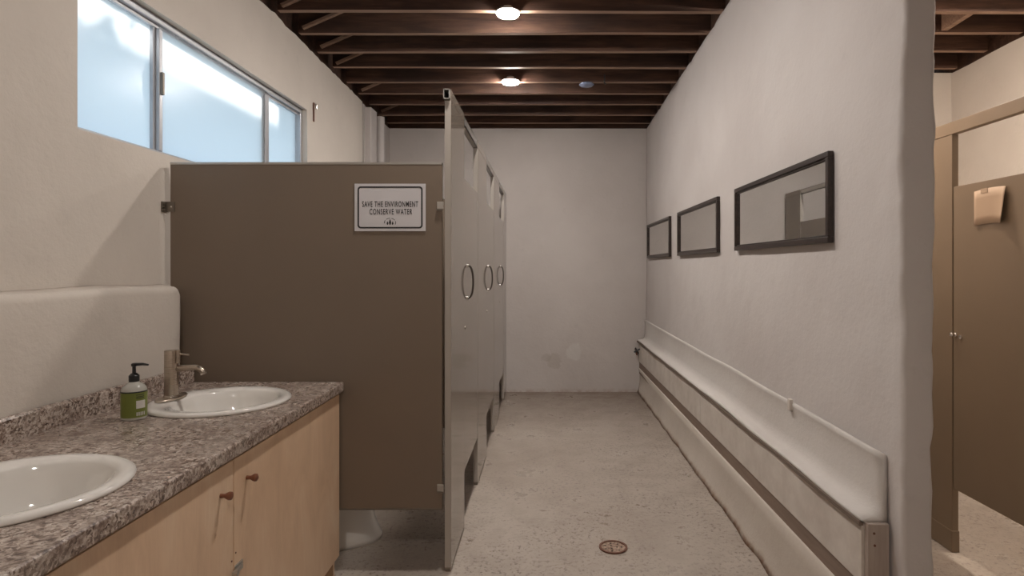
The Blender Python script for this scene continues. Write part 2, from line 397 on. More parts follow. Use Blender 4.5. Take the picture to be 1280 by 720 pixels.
# rim boards over the walls and short blocks over the dividing wall
def slopebox(x0, x1, y0, y1, a, b_):
    b = bmesh.new(); v8 = [b.verts.new((x, y, ceil_z(y)+dz)) for x in (x0, x1) for y in (y0, y1) for dz in (a, b_)]
    for f in [(0,1,3,2), (4,6,7,5), (0,4,5,1), (2,3,7,6), (0,2,6,4), (1,5,7,3)]: b.faces.new([v8[i] for i in f])
    return b
obj('rim_board', slopebox(-1.95, -1.675, -2.1, 6.4, -0.05, 0.26), M['joist'], ceiling)
obj('rim_board', slopebox(3.215, 3.40, -2.1, 6.4, -0.03, 0.26), M['joist'], ceiling)
obj('rim_board', slopebox(-1.96, 3.4, 6.40, 6.45, 0.002, 0.24), M['joist'], ceiling)
obj('rim_board', slopebox(-1.96, 3.4, -2.1, -1.92, 0.002, 0.24), M['joist'], ceiling)
for i, y in enumerate(JY[1:]):
    if y-0.318 < -1.7: break
    if y < 6.3 and y-0.318 > 1.6: obj('blocking', slopebox(1.10, 1.145, y-0.275, y-0.002, 0.012, 0.225), M['joist'], ceiling)
    if i in (1, 3, 5, 6, 7, 8, 9):
        yb = y-0.030
        b = bmesh.new()
        for (x0, z0, x1, z1) in ((-1.60, 0.035, -1.30, 0.165),):
            zc = ceil_z(y); dx, dz = 0.008, 0.016
            v8 = [b.verts.new(p) for yy in (yb, yb+0.026) for p in ((x0, yy, zc+z0), (x0+dx, yy, zc+z0-dz), (x1+dx, yy, zc+z1-dz), (x1, yy, zc+z1))]
            for f in [(0,1,2,3), (7,6,5,4), (0,4,5,1), (1,5,6,2), (2,6,7,3), (3,7,4,0)]: b.faces.new([v8[q] for q in f])
        obj('brace', b, M['joist_lit'], ceiling)
# a few upright blocks seen over the second room
for (x, y) in ((1.28, JY[8]-0.28), (2.25, JY[7]-0.28), (2.62, JY[8]-0.28), (1.95, JY[6]-0.28)):
    obj('blocking', slopebox(x, x+0.04, y, y+0.27, 0.012, 0.225), M['joist_lit'], ceiling)
# stained crack-filler line where wall meets ceiling / floor, right hand base
# ---- window
win = bpy.data.objects.new('window_1', None); C.objects.link(win); win.location = (-1.74, WY0, WZ0); tag(win, kind='structure')
def wp(name, a, mtl, bevel=0.003, parent=win):   # boxes in window-local coordinates
    return obj(name, Bx(*a), mtl, parent, bevel=bevel)
L = WY1-WY0; H = WZ1-WZ0
wp('sill_rail', (-0.04, 0.045, 0.0, L, 0.0, 0.018), M['winframe'])
wp('head_rail', (-0.04, 0.045, 0.0, L, H-0.030, H), M['winframe'])
wp('head_track', (0.012, 0.028, 0.0, L, H-0.045, H-0.028), M['winframe'], 0.001)
wp('jamb', (-0.04, 0.045, 0.0, 0.022, 0.02, H-0.03), M['winframe'])
wp('jamb', (-0.04, 0.045, L-0.025, L, 0.02, H-0.03), M['winframe'])
m1, m2 = 2.655-WY0, 3.69-WY0
wp('mullion', (-0.005, 0.022, m1-0.022, m1+0.0, 0.02, H-0.03), M['winframe'])
wp('mullion', (-0.005, 0.022, m2-0.075, m2-0.005, 0.02, H-0.03), M['winframe'])
sash = wp('sash_stile', (0.022, 0.040, m1-0.008, m1+0.016, 0.02, H-0.045), M['winframe'])
wp('sash_stile', (0.022, 0.040, m2-0.040, m2+0.010, 0.02, H-0.045), M['winframe'])
for (a, b, xo) in ((0.022, m1-0.018, 0.004), (m1+0.010, m2-0.034, 0.030), (m2-0.008, L-0.022, 0.004)):
    wp('pane', (xo-0.003, xo+0.003, a, b, 0.016, H-0.032), M['pane'], 0)
pull = wp('sash_pull', (0.038, 0.052, m1-0.002, m1+0.012, 0.27, 0.37), M['dark_alu'])
# ---- outdoors, beyond the frosted panes
tag(obj('roof_overhang', Bx(-2.20, -1.81, -2.2, 6.7, 2.78, 2.84), M['deck']), kind='structure')
tag(obj('ground_outside', Bx(-14, -2.2, -12, 16, -0.2, -0.1), M['lawn']), kind='structure')
bm = Bx(-5.2, -5.0, -9, 12, -0.1, 4.88); box(bm, -5.2, -5.0, 3.50, 5.2, 4.88, 5.6)
tag(obj('wall_sun_block', bm, M['stucco']), kind='structure')  # unseen wall added to cut the sun to a band; its step shortens it
t = thing('tree_branch', 'leafy branch outdoors whose shade dapples the top of the left window pane', 'tree', (-4.2, 1.95, -0.1))
bm = bmesh.new(); tube(bm, [(0, -0.9, 0), (0, -0.8, 2.2), (0.05, -0.45, 3.9), (0, 0.2, 4.45)], 0.06, 8, [0.09, 0.07, 0.04, 0.01]); obj('trunk', bm, M['deck'], t, smooth=True)
bm = bmesh.new(); rr = random.Random(3)
for i in range(150):
    c0 = Vector((rr.uniform(-.35, .25), rr.uniform(-.55, .33), rr.uniform(4.22, 4.72))); a = rr.uniform(0, PI); n_ = Vector((rr.uniform(-1, 1), rr.uniform(-1, 1), rr.uniform(-1, 1))).normalized()
    u = n_.orthogonal().normalized()*0.045; v_ = n_.cross(u).normalized()*0.025
    bm.faces.new([bm.verts.new(c0+q) for q in (u, v_, -u, -v_)])
o = obj('foliage', bm, M['leaf'], t); o['kind'] = 'stuff'

# ---- boxed ledge along the dividing wall
YL0, YL1 = 1.895, 6.395
trim = bpy.data.objects.new('trim_2', None); C.objects.link(trim); trim.location = (1.04, YL0, 0); tag(trim, kind='structure')
def T(bm): bmesh.ops.translate(bm, verts=bm.verts, vec=(-1.04, -YL0, 0)); return bm
prof = [(1.082, .700), (1.080, .742), (1.068, .748), (1.060, .742), (1.063, .728), (1.068, .70), (1.067, .66), (1.065, .60), (1.058, .566), (1.040, .550), (1.014, .543), (1.001, .541), (0.999, .533), (1.004, .529), (1.082, .528)]
bm = bmesh.new()
prism_y(bm, prof, frange(YL0, YL1, 0.06), lambda x, y, z: (x+0.006*noise.noise(Vector((y*2.1, 0, 3)))*(1 if x < 1.03 else 0.3)+0.012*max(0, (y-4)/2.4)*(-1 if x < 1.03 else 0), y, z+0.009*noise.noise(Vector((y*1.3, 5, 0)))+0.028*((y-YL0)/4.5)*(1 if z > 0.6 else 0.75)))
obj('moulded_top', T(bm), M['ledge_paint'], trim, smooth='all')
bm = bmesh.new()
prism_y(bm, [(0.992, .518), (1.006, .518), (1.006, .532), (0.992, .532)], frange(YL0, YL1, 0.06), lambda x, y, z: (x+0.008*noise.noise(Vector((y*2.1, 0, 3)))-0.010*max(0, (y-4)/2.4), y, z+0.007*noise.noise(Vector((y*2.7, 5, 0)))+0.022*((y-YL0)/4.5)))
obj('dark_edge_strip', T(bm), M['caulk'], trim)  # dark wavy strip along the front edge of the ledge
seam = 3.86
for (a, b) in ((YL0+0.004, seam-0.003), (seam+0.003, YL1)):
    bm = Bx(1.002, 1.020, a, b, 0.330, 0.522); obj('front_panel', T(bm), M['board'], trim, bevel=0.002)
obj('end_board', T(Bx(1.011, 1.078, YL0-0.018, YL0+0.003, 0.0, 0.528)), M['endboard'], trim, bevel=0.002)
obj('backing_board', T(Bx(1.0065, 1.022, YL0, YL1, 0.20, 0.329)), M['raw'], trim)
for (x, z) in ((1.030, 0.500), (1.032, 0.462)):
    bm = bmesh.new(); tube(bm, [(x, YL0-0.0195, z), (x, YL0-0.017, z)], 0.004, 8); obj('screw', T(bm), M['rust'], trim)
obj('clip', T(Bx(1.050, 1.066, 2.575, 2.600, 0.715, 0.765)), M['board'], trim, bevel=0.003)
bm = bmesh.new()
prof = [(1.083, 0.0), (1.083, .25), (1.02, .262), (1.001, .262), (0.996, .257), (0.993, .20), (0.988, .10), (0.978, .03), (0.968, 0.0)]
prism_y(bm, prof, frange(YL0+0.01, YL1, 0.07), lambda x, y, z: (x+(0.009*noise.noise(Vector((y*1.7, z*4, 0)))*(1 if z < 0.22 else 0.1)+(0.014*noise.noise(Vector((y*5.3, 9, 0))) if z < 0.05 else 0) if x < 1.03 else 0)+(0.018*((y-YL0)/4.5) if z < 0.22 and x < 1.03 else 0), y, z))
tag(obj('baseboard_right', bm, M['plaster_base'], smooth='all'), kind='structure')

# ---- posts in the far left corner
tag(obj('trim_3', Bx(-1.70, -1.60, 5.53, 5.72, 0.0, 2.81), M['plaster_right'], bevel=0.006), kind='structure')
t = thing('vent_pipe', 'white painted vertical pipe in the far left corner beside the post', 'pipe', (-1.60, 5.83, 0))
bm = bmesh.new(); lathe(bm, [(0.042, 0), (0.042, 2.79)], 24); obj('pipe', bm, M['plaster_right'], t, smooth=True)
bm = bmesh.new(); lathe(bm, [(0.052, 2.0), (0.052, 2.10)], 24); obj('pipe_collar', bm, M['plaster_right'], t, smooth=True)

# ------------------------------------------------------------------ toilet stalls on the left
XF = -0.410; XK = -0.438       # corridor face and stall-side face of the fronts
def partition(y, label, group=None, first=None):
    if first:
        c = copy_tree(first); c.location.y = y; c['label'] = label; return c
    t = thing('stall_partition', label, 'partition', (-1.631, y, 0))
    Wd = 1.183
    obj('panel', Bx(0, Wd, 0, 0.026, 0.279, 1.788), M['panel'], t, bevel=0.003)
    obj('edge_strip', Bx(0, Wd, -0.0015, 0.0275, 1.780, 1.7905), M['alu'], t, bevel=0.001)
    obj('edge_strip', Bx(0, Wd, -0.0015, 0.0275, 0.2765, 0.284), M['dark_alu'], t, bevel=0.001)
    for z in (1.596, 0.36):
        b = bmesh.new(); box(b, -0.024, 0.020, -0.006, -0.0005, z-0.022, z+0.022)
        box(b, -0.027, -0.022, -0.020, 0.030, z-0.022, z+0.022)
        o = obj('wall_bracket', b, M['dark_alu'], t, bevel=0.001)
        for dz in (-0.013, 0.0, 0.013):
            s = bmesh.new(); tube(s, [(-0.022, -0.013, z+dz), (-0.014, -0.013, z+dz)], 0.0055, 8); obj('screw', s, M['dark_alu'], o)
        s = bmesh.new(); tube(s, [(0.010, -0.006, z), (0.010, -0.009, z)], 0.004, 8); obj('screw', s, M['chrome'], o)
    for z in (1.600, 0.372):
        b = bmesh.new(); box(b, Wd-0.020, Wd+0.008, -0.008, -0.0005, z-0.014, z+0.018)
        o = obj('pilaster_bracket', b, M['alu'], t, bevel=0.002)
        s = bmesh.new(); box(s, Wd-0.022, Wd+0.009, -0.010, -0.0075, z-0.020, z-0.013); obj('bracket_lip', s, M['dark_alu'], o)
    return t
p1 = partition(2.612, 'wide taupe stall partition panel carrying the paper notice')
partition(3.94, 'taupe stall partition hidden behind the second post of the stalls', first=p1)
partition(5.11, 'taupe stall partition between the middle and last stalls', first=p1)

def pilaster(y0, y1, label):
    t = thing('stall_pilaster', label, 'pilaster', (XF, y0, 0))
    w_ = y1-y0
    obj('panel', Bx(XK-XF, 0, 0, w_, 0.012, 2.066), M['front'], t, bevel=0.0025)
    obj('top_cap', Bx(-0.0035, 0.0, 0.0, w_, 2.066, 2.111), M['front'], t)
    obj('edge_trim', Bx(XK-XF+0.001, -0.001, -0.0015, 0.0, 0.02, 2.06), M['edge'], t)
    obj('floor_shoe', Bx(XK-XF+0.003, -0.003, 0.004, w_-0.004, 0.0, 0.014), M['dark_alu'], t)
    return t
PIL = [(2.625, 3.06), (3.67, 4.23), (4.84, 5.40), (6.01, 6.38)]
for (a, b), l in zip(PIL, ('nearest taupe stall pilaster, its thick edge facing the viewer', 'glossy taupe pilaster between the first and second stall doors',
                           'glossy taupe pilaster between the second and third stall doors', 'last narrow taupe pilaster against the back wall')): pilaster(a, b, l)
def pull_bm(h, out, r=0.0055):
    b = bmesh.new(); pts = []
    for k in range(17):
        a = PI*k/16; pts.append((out*math.sin(a)**0.75 if 0 < k < 16 else 0.0, 0, -h/2*math.cos(a)))
    tube(b, pts, r, 10); return b
def stall_door(y0, label, first=None):
    if first:
        c = copy_tree(first); c.location.y = y0; c['label'] = label; return c
    t = thing('stall_door', label, 'door', (XF, y0, 0)); w_ = 0.61
    obj('panel', Bx(-0.027, -0.001, 0.004, w_-0.006, 0.29, 1.788), M['front'], t, bevel=0.0025)
    b = pull_bm(0.172, 0.030); bmesh.ops.translate(b, verts=b.verts, vec=(-0.001, 0.135, 1.255)); h = obj('pull_handle', b, M['pull'], t, smooth='all')
    for z in (1.255-0.086, 1.255+0.086):
        b = bmesh.new(); tube(b, [(-0.001, 0.135, z), (0.006, 0.135, z)], 0.010, 12); obj('end_cap', b, M['chrome'], h, smooth=True)
    for z in (0.36, 1.70):
        b = bmesh.new(); tube(b, [(-0.012, w_-0.012, z-0.04), (-0.012, w_-0.012, z+0.04)], 0.012, 10); obj('hinge', b, M['alu'], t, smooth=True)
    b = bmesh.new(); tube(b, [(-0.0015, 0.04, 1.02), (0.002, 0.04, 1.02)], 0.008, 12); obj('lock_pin', b, M['dark_alu'], t, smooth=True)
    return t
d1 = stall_door(3.06, 'nearest of the three glossy taupe stall doors with oval pull')
stall_door(4.23, 'middle of the three glossy taupe stall doors with oval pull', d1)
stall_door(5.40, 'farthest of the three glossy taupe stall doors near the back wall', d1)
t = thing('headrail', 'square metal headrail tube along the tops of the left stalls', 'rail', (XF, 2.61, 2.066))
b = bmesh.new(); Lh = 3.79; x0, x1, z0, z1, th = -0.032, -0.004, 0.0, 0.044, 0.004
for a in ((x0, x1, 0, Lh, z0, z0+th), (x0, x1, 0, Lh, z1-th, z1), (x0, x0+th, 0, Lh, z0, z1), (x1-th, x1, 0, Lh, z0, z1)): box(b, *a)
obj('tube', b, M['alu'], t)
obj('tube_inside', Bx(x0+th, x1-th, 0.06, 0.07, z0+th, z1-th), M['hollow'], t)

# toilet in the first stall (only its foot shows under the partition)
t = thing('toilet', 'white porcelain toilet foot showing under the first partition', 'toilet', (-1.64, 2.965, 0))
b = bmesh.new(); rings = []
for z, cx, rx, ry in ((0, .50, .335, .175), (0.02, .50, .335, .175), (0.045, .50, .320, .165), (0.10, .50, .300, .150), (0.18, .50, .285, .135), (0.25, .50, .28, .14), (0.31, .50, .27, .165), (0.37, .50, .265, .180), (0.40, .50, .265, .182)):
    rings.append(ell(cx, 0, z, rx, ry, 40))
ringloft(b, rings); obj('bowl', b, M['porcelain'], t, smooth='all')
b = bmesh.new(); ringloft(b, [ell(.50, 0, z, .27*s, .19*s, 40) for z, s in ((0.402, .98), (0.408, 1), (0.418, 1), (0.424, .97))]); obj('seat', b, M['porcelain'], t, smooth='all')
b = bmesh.new(); ringloft(b, [ell(.50, 0, z, .265*s, .185*s, 40) for z, s in ((0.426, .98), (0.430, 1), (0.440, 1), (0.447, .94))]); obj('lid', b, M['porcelain'], t, smooth='all')
tk = obj('tank', Bx(0.01, 0.19, -0.22, 0.22, 0.40, 0.74), M['porcelain'], t, bevel=0.02, seg=3)
obj('tank_lid', Bx(0.005, 0.20, -0.23, 0.23, 0.742, 0.775), M['porcelain'], t, bevel=0.01, seg=3)
b = bmesh.new(); tube(b, [(0.19, -0.16, 0.68), (0.21, -0.16, 0.68), (0.215, -0.09, 0.672)], 0.006, 8); obj('flush_lever', b, M['chrome'], tk)

# notice on the partition
sign = thing('paper_notice', 'white paper notice reading SAVE THE ENVIRONMENT CONSERVE WATER', 'notice', (-0.6725, 2.6085, 1.593))
SW, SH = 0.309, 0.206
obj('sheet', Bx(-SW/2, SW/2, 0, 0.0012, -SH/2, SH/2), M['paper'], sign)
b = bmesh.new()
def rrect(w_, h_, r, y):
    pts = []
    for (cx, cz, a0) in ((w_/2-r, h_/2-r, 0), (-w_/2+r, h_/2-r, 90), (-w_/2+r, -h_/2+r, 180), (w_/2-r, -h_/2+r, 270)):
        for k in range(7):
            a = math.radians(a0+15*k); pts.append((cx+r*math.cos(a), y, cz+r*math.sin(a)))
    return pts
A = [b.verts.new(p) for p in rrect(0.283, 0.183, 0.014, -0.0006)]; B_ = [b.verts.new(p) for p in rrect(0.2695, 0.1695, 0.009, -0.0006)]
for i in range(len(A)): b.faces.new((A[i], A[(i+1) % len(A)], B_[(i+1) % len(A)], B_[i]))
obj('border', b, M['ink'], sign)
def text(s, x, y, z, size, parent, mtl, sx=1.0, width=None, rot=(PI/2, 0, 0), name='lettering', off=0.0):
    cu = bpy.data.curves.new('txt', 'FONT'); cu.body = s; cu.size = size; cu.align_x = 'CENTER'; cu.align_y = 'CENTER'; cu.space_character = 1.18; cu.offset = 0.0005
    o = bpy.data.objects.new('txt', cu); C.objects.link(o); bpy.context.view_layer.update()
    me = bpy.data.meshes.new_from_object(o.evaluated_get(bpy.context.evaluated_depsgraph_get())); bpy.data.objects.remove(o)
    if width:
        xs_ = [v_.co.x for v_ in me.vertices]; sx = width/(max(xs_)-min(xs_))
    for v_ in me.vertices: v_.co.x *= sx
    me.transform(Matrix.Rotation(rot[2], 4, 'Z') @ Matrix.Rotation(rot[0], 4, 'X'))
    me.materials.append(mtl); q = bpy.data.objects.new(name, me); C.objects.link(q); q.parent = parent; q.location = (x, y, z); return q
text('SAVE THE ENVIRONMENT', 0, -0.0008, 0.013, 0.034, sign, M['ink'], width=0.243)
text('CONSERVE WATER', 0.003, -0.0008, -0.020, 0.034, sign, M['ink'], width=0.186)
b = bmesh.new()
for k in range(16):
    a0, a1 = math.radians(-25+230*k/16), math.radians(-25+230*(k+1)/16)
    if k % 4 == 3: continue
    q = [(0.026*math.cos(a0), 0.020*math.sin(a0)), (0.026*math.cos(a1), 0.020*math.sin(a1)), (0.0235*math.cos(a1), 0.0178*math.sin(a1)), (0.0235*math.cos(a0), 0.0178*math.sin(a0))]
    b.faces.new([b.verts.new((x, -0.0008, z-0.066)) for x, z in q])
for (cx, h_, w_) in ((0, 0.026, 0.006), (-0.011, 0.016, 0.0045), (0.011, 0.016, 0.0045)):
    b.faces.new([b.verts.new((cx+x, -0.0008, -0.076+z)) for x, z in ((-w_*.25, 0), (w_*.25, 0), (w_*.9, h_*.35), (w_*.5, h_*.7), (0, h_), (-w_*.5, h_*.7), (-w_*.9, h_*.35))])
obj('emblem', b, M['ink'], sign)

# ------------------------------------------------------------------ counter, cabinet, sinks
ZC = 0.836; CF = -0.872; SINKS = (2.205, 1.325, 0.445)
cnt = thing('countertop', 'speckled brown granite-look countertop with rounded front edge', 'countertop', (CF, -0.3, 0))
def cut(o, cutters):
    for c in cutters:
        md = o.modifiers.new('cut', 'BOOLEAN'); md.object = c; md.operation = 'DIFFERENCE'; md.solver = 'EXACT'
    bpy.context.view_layer.update()
    me = bpy.data.meshes.new_from_object(o.evaluated_get(bpy.context.evaluated_depsgraph_get()))
    o.modifiers.clear(); o.data = me
    for c in cutters: bpy.data.objects.remove(c)
bm = bmesh.new(); box(bm, -0.65, 0.0, 0, 2.905, ZC-0.042, ZC)
slab = obj('slab', bm, M['granite'], cnt, bevel=0.006, seg=3)
cs = []
for y in SINKS:
    b = bmesh.new(); lathe(b, [(0.226, -0.1), (0.226, 0.1)], 64, -1.19-CF, y+0.3); bmesh.ops.translate(b, verts=b.verts, vec=(0, 0, ZC)); c = obj('cut', b, M['granite'], cnt); cs.append(c)
cut(slab, cs)
slab.data.materials.clear(); slab.data.materials.append(M['granite'])
bm = bmesh.new(); rings = []
for y in frange(0, 2.895, 0.05):
    j = 0.006*noise.noise(Vector((y*4, 0, 0)))
    rings.append([(x, y, z) for x, z in ((-0.663, ZC), (-0.645+j*0.3, ZC), (-0.645+j*0.3, ZC+0.064+j), (-0.650, ZC+0.071+j), (-0.661, ZC+0.072+j))])
ringloft(bm, rings); obj('backsplash', bm, M['granite'], cnt)

cab = thing('vanity_cabinet', 'pale birch plywood vanity cabinet under the speckled counter', 'cabinet', (-0.889, -0.3, 0))
for y in (0.0, 2.864): obj('side_panel', Bx(-0.62, -0.020, y+0.01, y+0.03, 0.0, 0.785), M['birch'], cab)
obj('base_panel', Bx(-0.62, -0.020, 0.03, 2.86, 0.08, 0.098), M['birch'], cab)
obj('toe_kick', Bx(-0.08, -0.062, 0.03, 2.86, 0.0, 0.08), M['birch'], cab)
obj('top_rail', Bx(-0.040, -0.021, 0.03, 2.86, 0.70, 0.785), M['birch'], cab)
dw = 0.885
edges = [2.015+dw, 2.015, 2.015-dw, 2.015-2*dw+0.02]
for i in range(3):
    y1, y0 = edges[i]-0.002, edges[i+1]+0.002
    if i == 0: y1 = 2.897
    d = obj('cabinet_door', Bx(-0.018, 0.0, y0, y1, 0.085, 0.783), M['birch'], cab, bevel=0.0015)
    yk = y0+0.072 if i in (0, 2) else y1-0.068
    b = bmesh.new(); lathe(b, [(0.0060, 0), (0.0055, 0.012), (0.0090, 0.018), (0.0115, 0.024), (0.0110, 0.030), (0.0060, 0.033)], 20)
    bmesh.ops.rotate(b, verts=b.verts, matrix=Matrix.Rotation(PI/2, 3, 'Y')); bmesh.ops.translate(b, verts=b.verts, vec=(0.0, yk, 0.706))
    obj('knob', b, M['knob'], d, smooth=True)
# catch on the seam between the two right-hand doors
b = bmesh.new(); box(b, 0.0, 0.004, 2.015+0.003, 2.015+0.045, 0.452, 0.478); box(b, 0.004, 0.012, 2.015-0.020, 2.015+0.030, 0.459, 0.471)
lt = obj('latch', b, M['alu'], cab, bevel=0.001)
b = bmesh.new(); tube(b, [(0.008, 2.015-0.014, 0.465), (0.020, 2.015-0.014, 0.465)], 0.007, 10); obj('latch_knob', b, M['alu'], lt, smooth=True)
for (dy, z) in ((-0.012, 0.498), (0.010, 0.512)):
    b = bmesh.new(); tube(b, [(-0.001, 2.015+dy, z), (0.0012, 2.015+dy, z)], 0.0028, 8); obj('screw', b, M['rust'], cab)

def sink(y, label, first=None):
    if first:
        c = copy_tree(first); c.location.y = y; c['label'] = label; return c
    t = thing('sink', label, 'sink', (-1.19, y, ZC))
    R0 = 0.2395; b = bmesh.new(); k = 64
    rings = []
    for s, z in ((0.238, 0.001), (0.2395, 0.006), (0.236, 0.012), (0.226, 0.0155), (0.214, 0.015)): rings.append(ell(0, 0, z, s, s, k))
    # the bowl sits forward of a faucet ledge on the wall side
    for f, z in ((1.0, 0.012), (0.96, 0.004), (0.92, -0.02), (0.84, -0.07), (0.68, -0.115), (0.42, -0.137), (0.14, -0.145)):
        rings.append(ell(0.022, 0, z, 0.178*f, 0.192*f, k))
    ringloft(b, rings, False, True)
    # outer underside
    o = obj('basin', b, M['porcelain'], t, smooth='all')
    sd = o.modifiers.new('thick', 'SOLIDIFY'); sd.thickness = 0.004; sd.offset = -1
    b = bmesh.new(); lathe(b, [(0.024, -0.1445), (0.026, -0.142), (0.020, -0.141), (0.014, -0.143)], 24, 0.022, 0); obj('drain', b, M['nickel'], t, smooth=True)
    return t
s1 = sink(SINKS[0], 'round white drop-in sink beside the green soap bottle')
sink(SINKS[1], 'round white drop-in sink cut off by the left picture edge', s1)
def faucet(y, label, first=None):
    if first:
        c = copy_tree(first); c.location.y = y; c['label'] = label; return c
    t = thing('faucet', label, 'faucet', (-1.372, y, ZC+0.0155))
    b = bmesh.new(); ringloft(b, [ell(0, 0, z, rx, ry, 36) for z, rx, ry in ((0, .034, .080), (0.004, .035, .081), (0.007, .032, .077))]); obj('escutcheon', b, M['nickel'], t, smooth=True)
    b = bmesh.new(); lathe(b, [(0.0275, 0.006), (0.0262, 0.010), (0.0235, 0.013), (0.0235, 0.172), (0.0225, 0.176), (0.0225, 0.1765)], 32); obj('body', b, M['nickel'], t, smooth=True)
    b = bmesh.new(); pts = [(0.012, 0, 0.108)]+[(0.02+0.065*k/4, 0, 0.110+0.003*k/4) for k in range(1, 5)]+[(0.085+0.035*math.sin(a), 0, 0.113-0.035*(1-math.cos(a))*0.9) for a in (0.35, 0.7, 1.05, 1.35)]
    tube(b, pts, 0.011, 14); obj('spout', b, M['nickel'], t, smooth='all')
    b = bmesh.new(); tube(b, [(0.028, -0.006, 0.130), (0.028, -0.006, 0.177)], 0.0075, 12); l = obj('cartridge', b, M['nickel'], t, smooth=True)
    b = bmesh.new(); tube(b, [(0.030, -0.006, 0.164), (0.068, -0.006, 0.160)], 0.0035, 10); obj('lever', b, M['nickel'], l, smooth=True)
    return t
f1 = faucet(2.205, 'brushed nickel single-post faucet beside the green soap bottle')
faucet(1.325, 'brushed nickel faucet of the cut-off left sink, outside the frame', f1)

t = thing('soap_bottle', 'pump soap bottle with green label and black pump on the counter', 'soap bottle', (-1.345, 1.965, ZC+0.0008), 0.5); t.scale = (0.93, 0.93, 0.97)
b = bmesh.new(); lathe(b, [(0.036, 0), (0.0395, 0.004), (0.0395, 0.098), (0.036, 0.108), (0.026, 0.118), (0.017, 0.123), (0.0145, 0.128)], 40); bt = obj('bottle', b, M['clear'], t, smooth=True)
b = bmesh.new(); lathe(b, [(0.0400, 0.010), (0.0400, 0.092)], 40, cap0=False, cap1=False); lb = obj('label', b, M['soap'], bt, smooth='all')
b = bmesh.new(); lathe(b, [(0.0402, 0.092), (0.0402, 0.0965)], 40, cap0=False, cap1=False); obj('label_edge', b, M['black'], bt, smooth='all')
def patch(name, a0, a1, z0, z1, mtl):
    b = bmesh.new(); k = 8; V = [[b.verts.new((0.0406*math.cos(a0+(a1-a0)*i/k), 0.0406*math.sin(a0+(a1-a0)*i/k), z)) for z in (z0, z1)] for i in range(k+1)]
    for i in range(k): b.faces.new((V[i][0], V[i+1][0], V[i+1][1], V[i][1]))
    obj(name, b, mtl, bt)
ac = -PI/2+0.25
patch('label_patch', ac, ac+0.75, 0.040, 0.066, M['label_white'])
for z in (0.084, 0.078, 0.073): patch('label_line', ac+0.0, ac+0.65, z, z+0.0022, M['ink'])
for i in range(5): patch('label_line', ac+0.02+0.15*i, ac+0.02+0.15*i+0.09, 0.016, 0.028, M['label_white'])
b = bmesh.new(); lathe(b, [(0.016, 0.126), (0.0165, 0.130), (0.0165, 0.146), (0.010, 0.153), (0.006, 0.155), (0.0055, 0.176), (0.009, 0.178), (0.009, 0.186), (0.005, 0.188)], 24); pm = obj('pump', b, M['black'], t, smooth=True)
b = bmesh.new(); tube(b, [(0, 0, 0.183), (0.026, -0.010, 0.184), (0.044, -0.017, 0.181)], 0.0045, 10, [0.006, 0.0045, 0.003]); obj('nozzle', b, M['black'], pm, smooth='all')

# ------------------------------------------------------------------ mirrors on the dividing wall
def wall_mirror(y0, label, first=None):
    if first:
        c = copy_tree(first); c.location.y = y0; c['label'] = label; return c
    t = thing('wall_mirror', label, 'mirror', (1.066, y0, 1.425)); W_, H_ = 1.115, 0.345; fw = 0.023
    # x grows towards the wall
    for nm, prs in (('frame_rail', (0, 1)), ('frame_stile', (2, 3))):
        for k in prs:
            if k < 2:
                z = 0 if k == 0 else H_-fw; b = Bx(-0.006, 0.016, 0, W_, z, z+fw)
                zi = fw if k == 0 else H_-fw-0.008; box(b, 0.0, 0.012, fw, W_-fw, zi, zi+0.008)
            else:
                y = 0 if k == 2 else W_-fw; b = Bx(-0.006, 0.016, y, y+fw, fw, H_-fw)
                yi = fw if k == 2 else W_-fw-0.008; box(b, 0.0, 0.012, yi, yi+0.008, fw+0.008, H_-fw-0.008)
            obj(nm, b, M['frame'], t, bevel=0.0025)
    obj('glass', Bx(0.008, 0.011, fw, W_-fw, fw, H_-fw), M['mirror'], t)
    return t
wm = wall_mirror(2.247, 'nearest and largest-looking of three dark-framed mirrors on right wall')
wall_mirror(3.700, 'middle of three long dark-framed mirrors on the right wall', wm)
wall_mirror(5.130, 'farthest of three dark-framed mirrors, next to the back wall', wm)

# ------------------------------------------------------------------ small things in the main room
t = thing('floor_drain', 'round rusty floor drain in the middle of the speckled floor', 'drain', (0.325, 2.85, 0.002))
b = bmesh.new()
def ring(b, r0, r1, z0, z1, k=40):
    R = [[b.verts.new((r*math.cos(2*PI*i/k), r*math.sin(2*PI*i/k), z)) for i in range(k)] for r, z in ((r0, z0), (r0, z1), (r1, z1), (r1, z0))]
    for a in range(4):
        for i in range(k): b.faces.new((R[a][i], R[a][(i+1) % k], R[(a+1) % 4][(i+1) % k], R[(a+1) % 4][i]))
ring(b, 0.057, 0.067, 0, 0.005); obj('rim', b, M['rust'], t)
b = bmesh.new(); lathe(b, [(0.057, 0), (0.057, 0.0015)], 40); pl = obj('grate', b, M['grate'], t)
for rr, kk in ((0.040, 7), (0.018, 3)):
    for i in range(kk):
        b = bmesh.new(); a = 2*PI*i/kk; lathe(b, [(0.0045, 0.0015), (0.0045, 0.0022)], 10, rr*math.cos(a), rr*math.sin(a)); obj('hole', b, M['hollow'], pl)

t = thing('water_valve', 'small black-handled water valve low in the far right corner', 'valve', (0.970, 6.40, 0.455))
b = bmesh.new(); tube(b, [(0, 0.0, 0), (0, -0.07, 0)], 0.012, 12); obj('body', b, M['rust'], t, smooth=True)
b = bmesh.new(); tube(b, [(0, -0.05, 0), (0.0, -0.055, -0.03), (0, -0.075, -0.045)], 0.009, 10); obj('spout', b, M['rust'], t, smooth='all')
b = bmesh.new()
for a in (0.5, 0.5+PI/2): tube(b, [(-0.035*math.cos(a), -0.08, -0.035*math.sin(a)), (0.035*math.cos(a), -0.08, 0.035*math.sin(a))], 0.008, 8)
obj('cross_handle', b, M['black'], t)

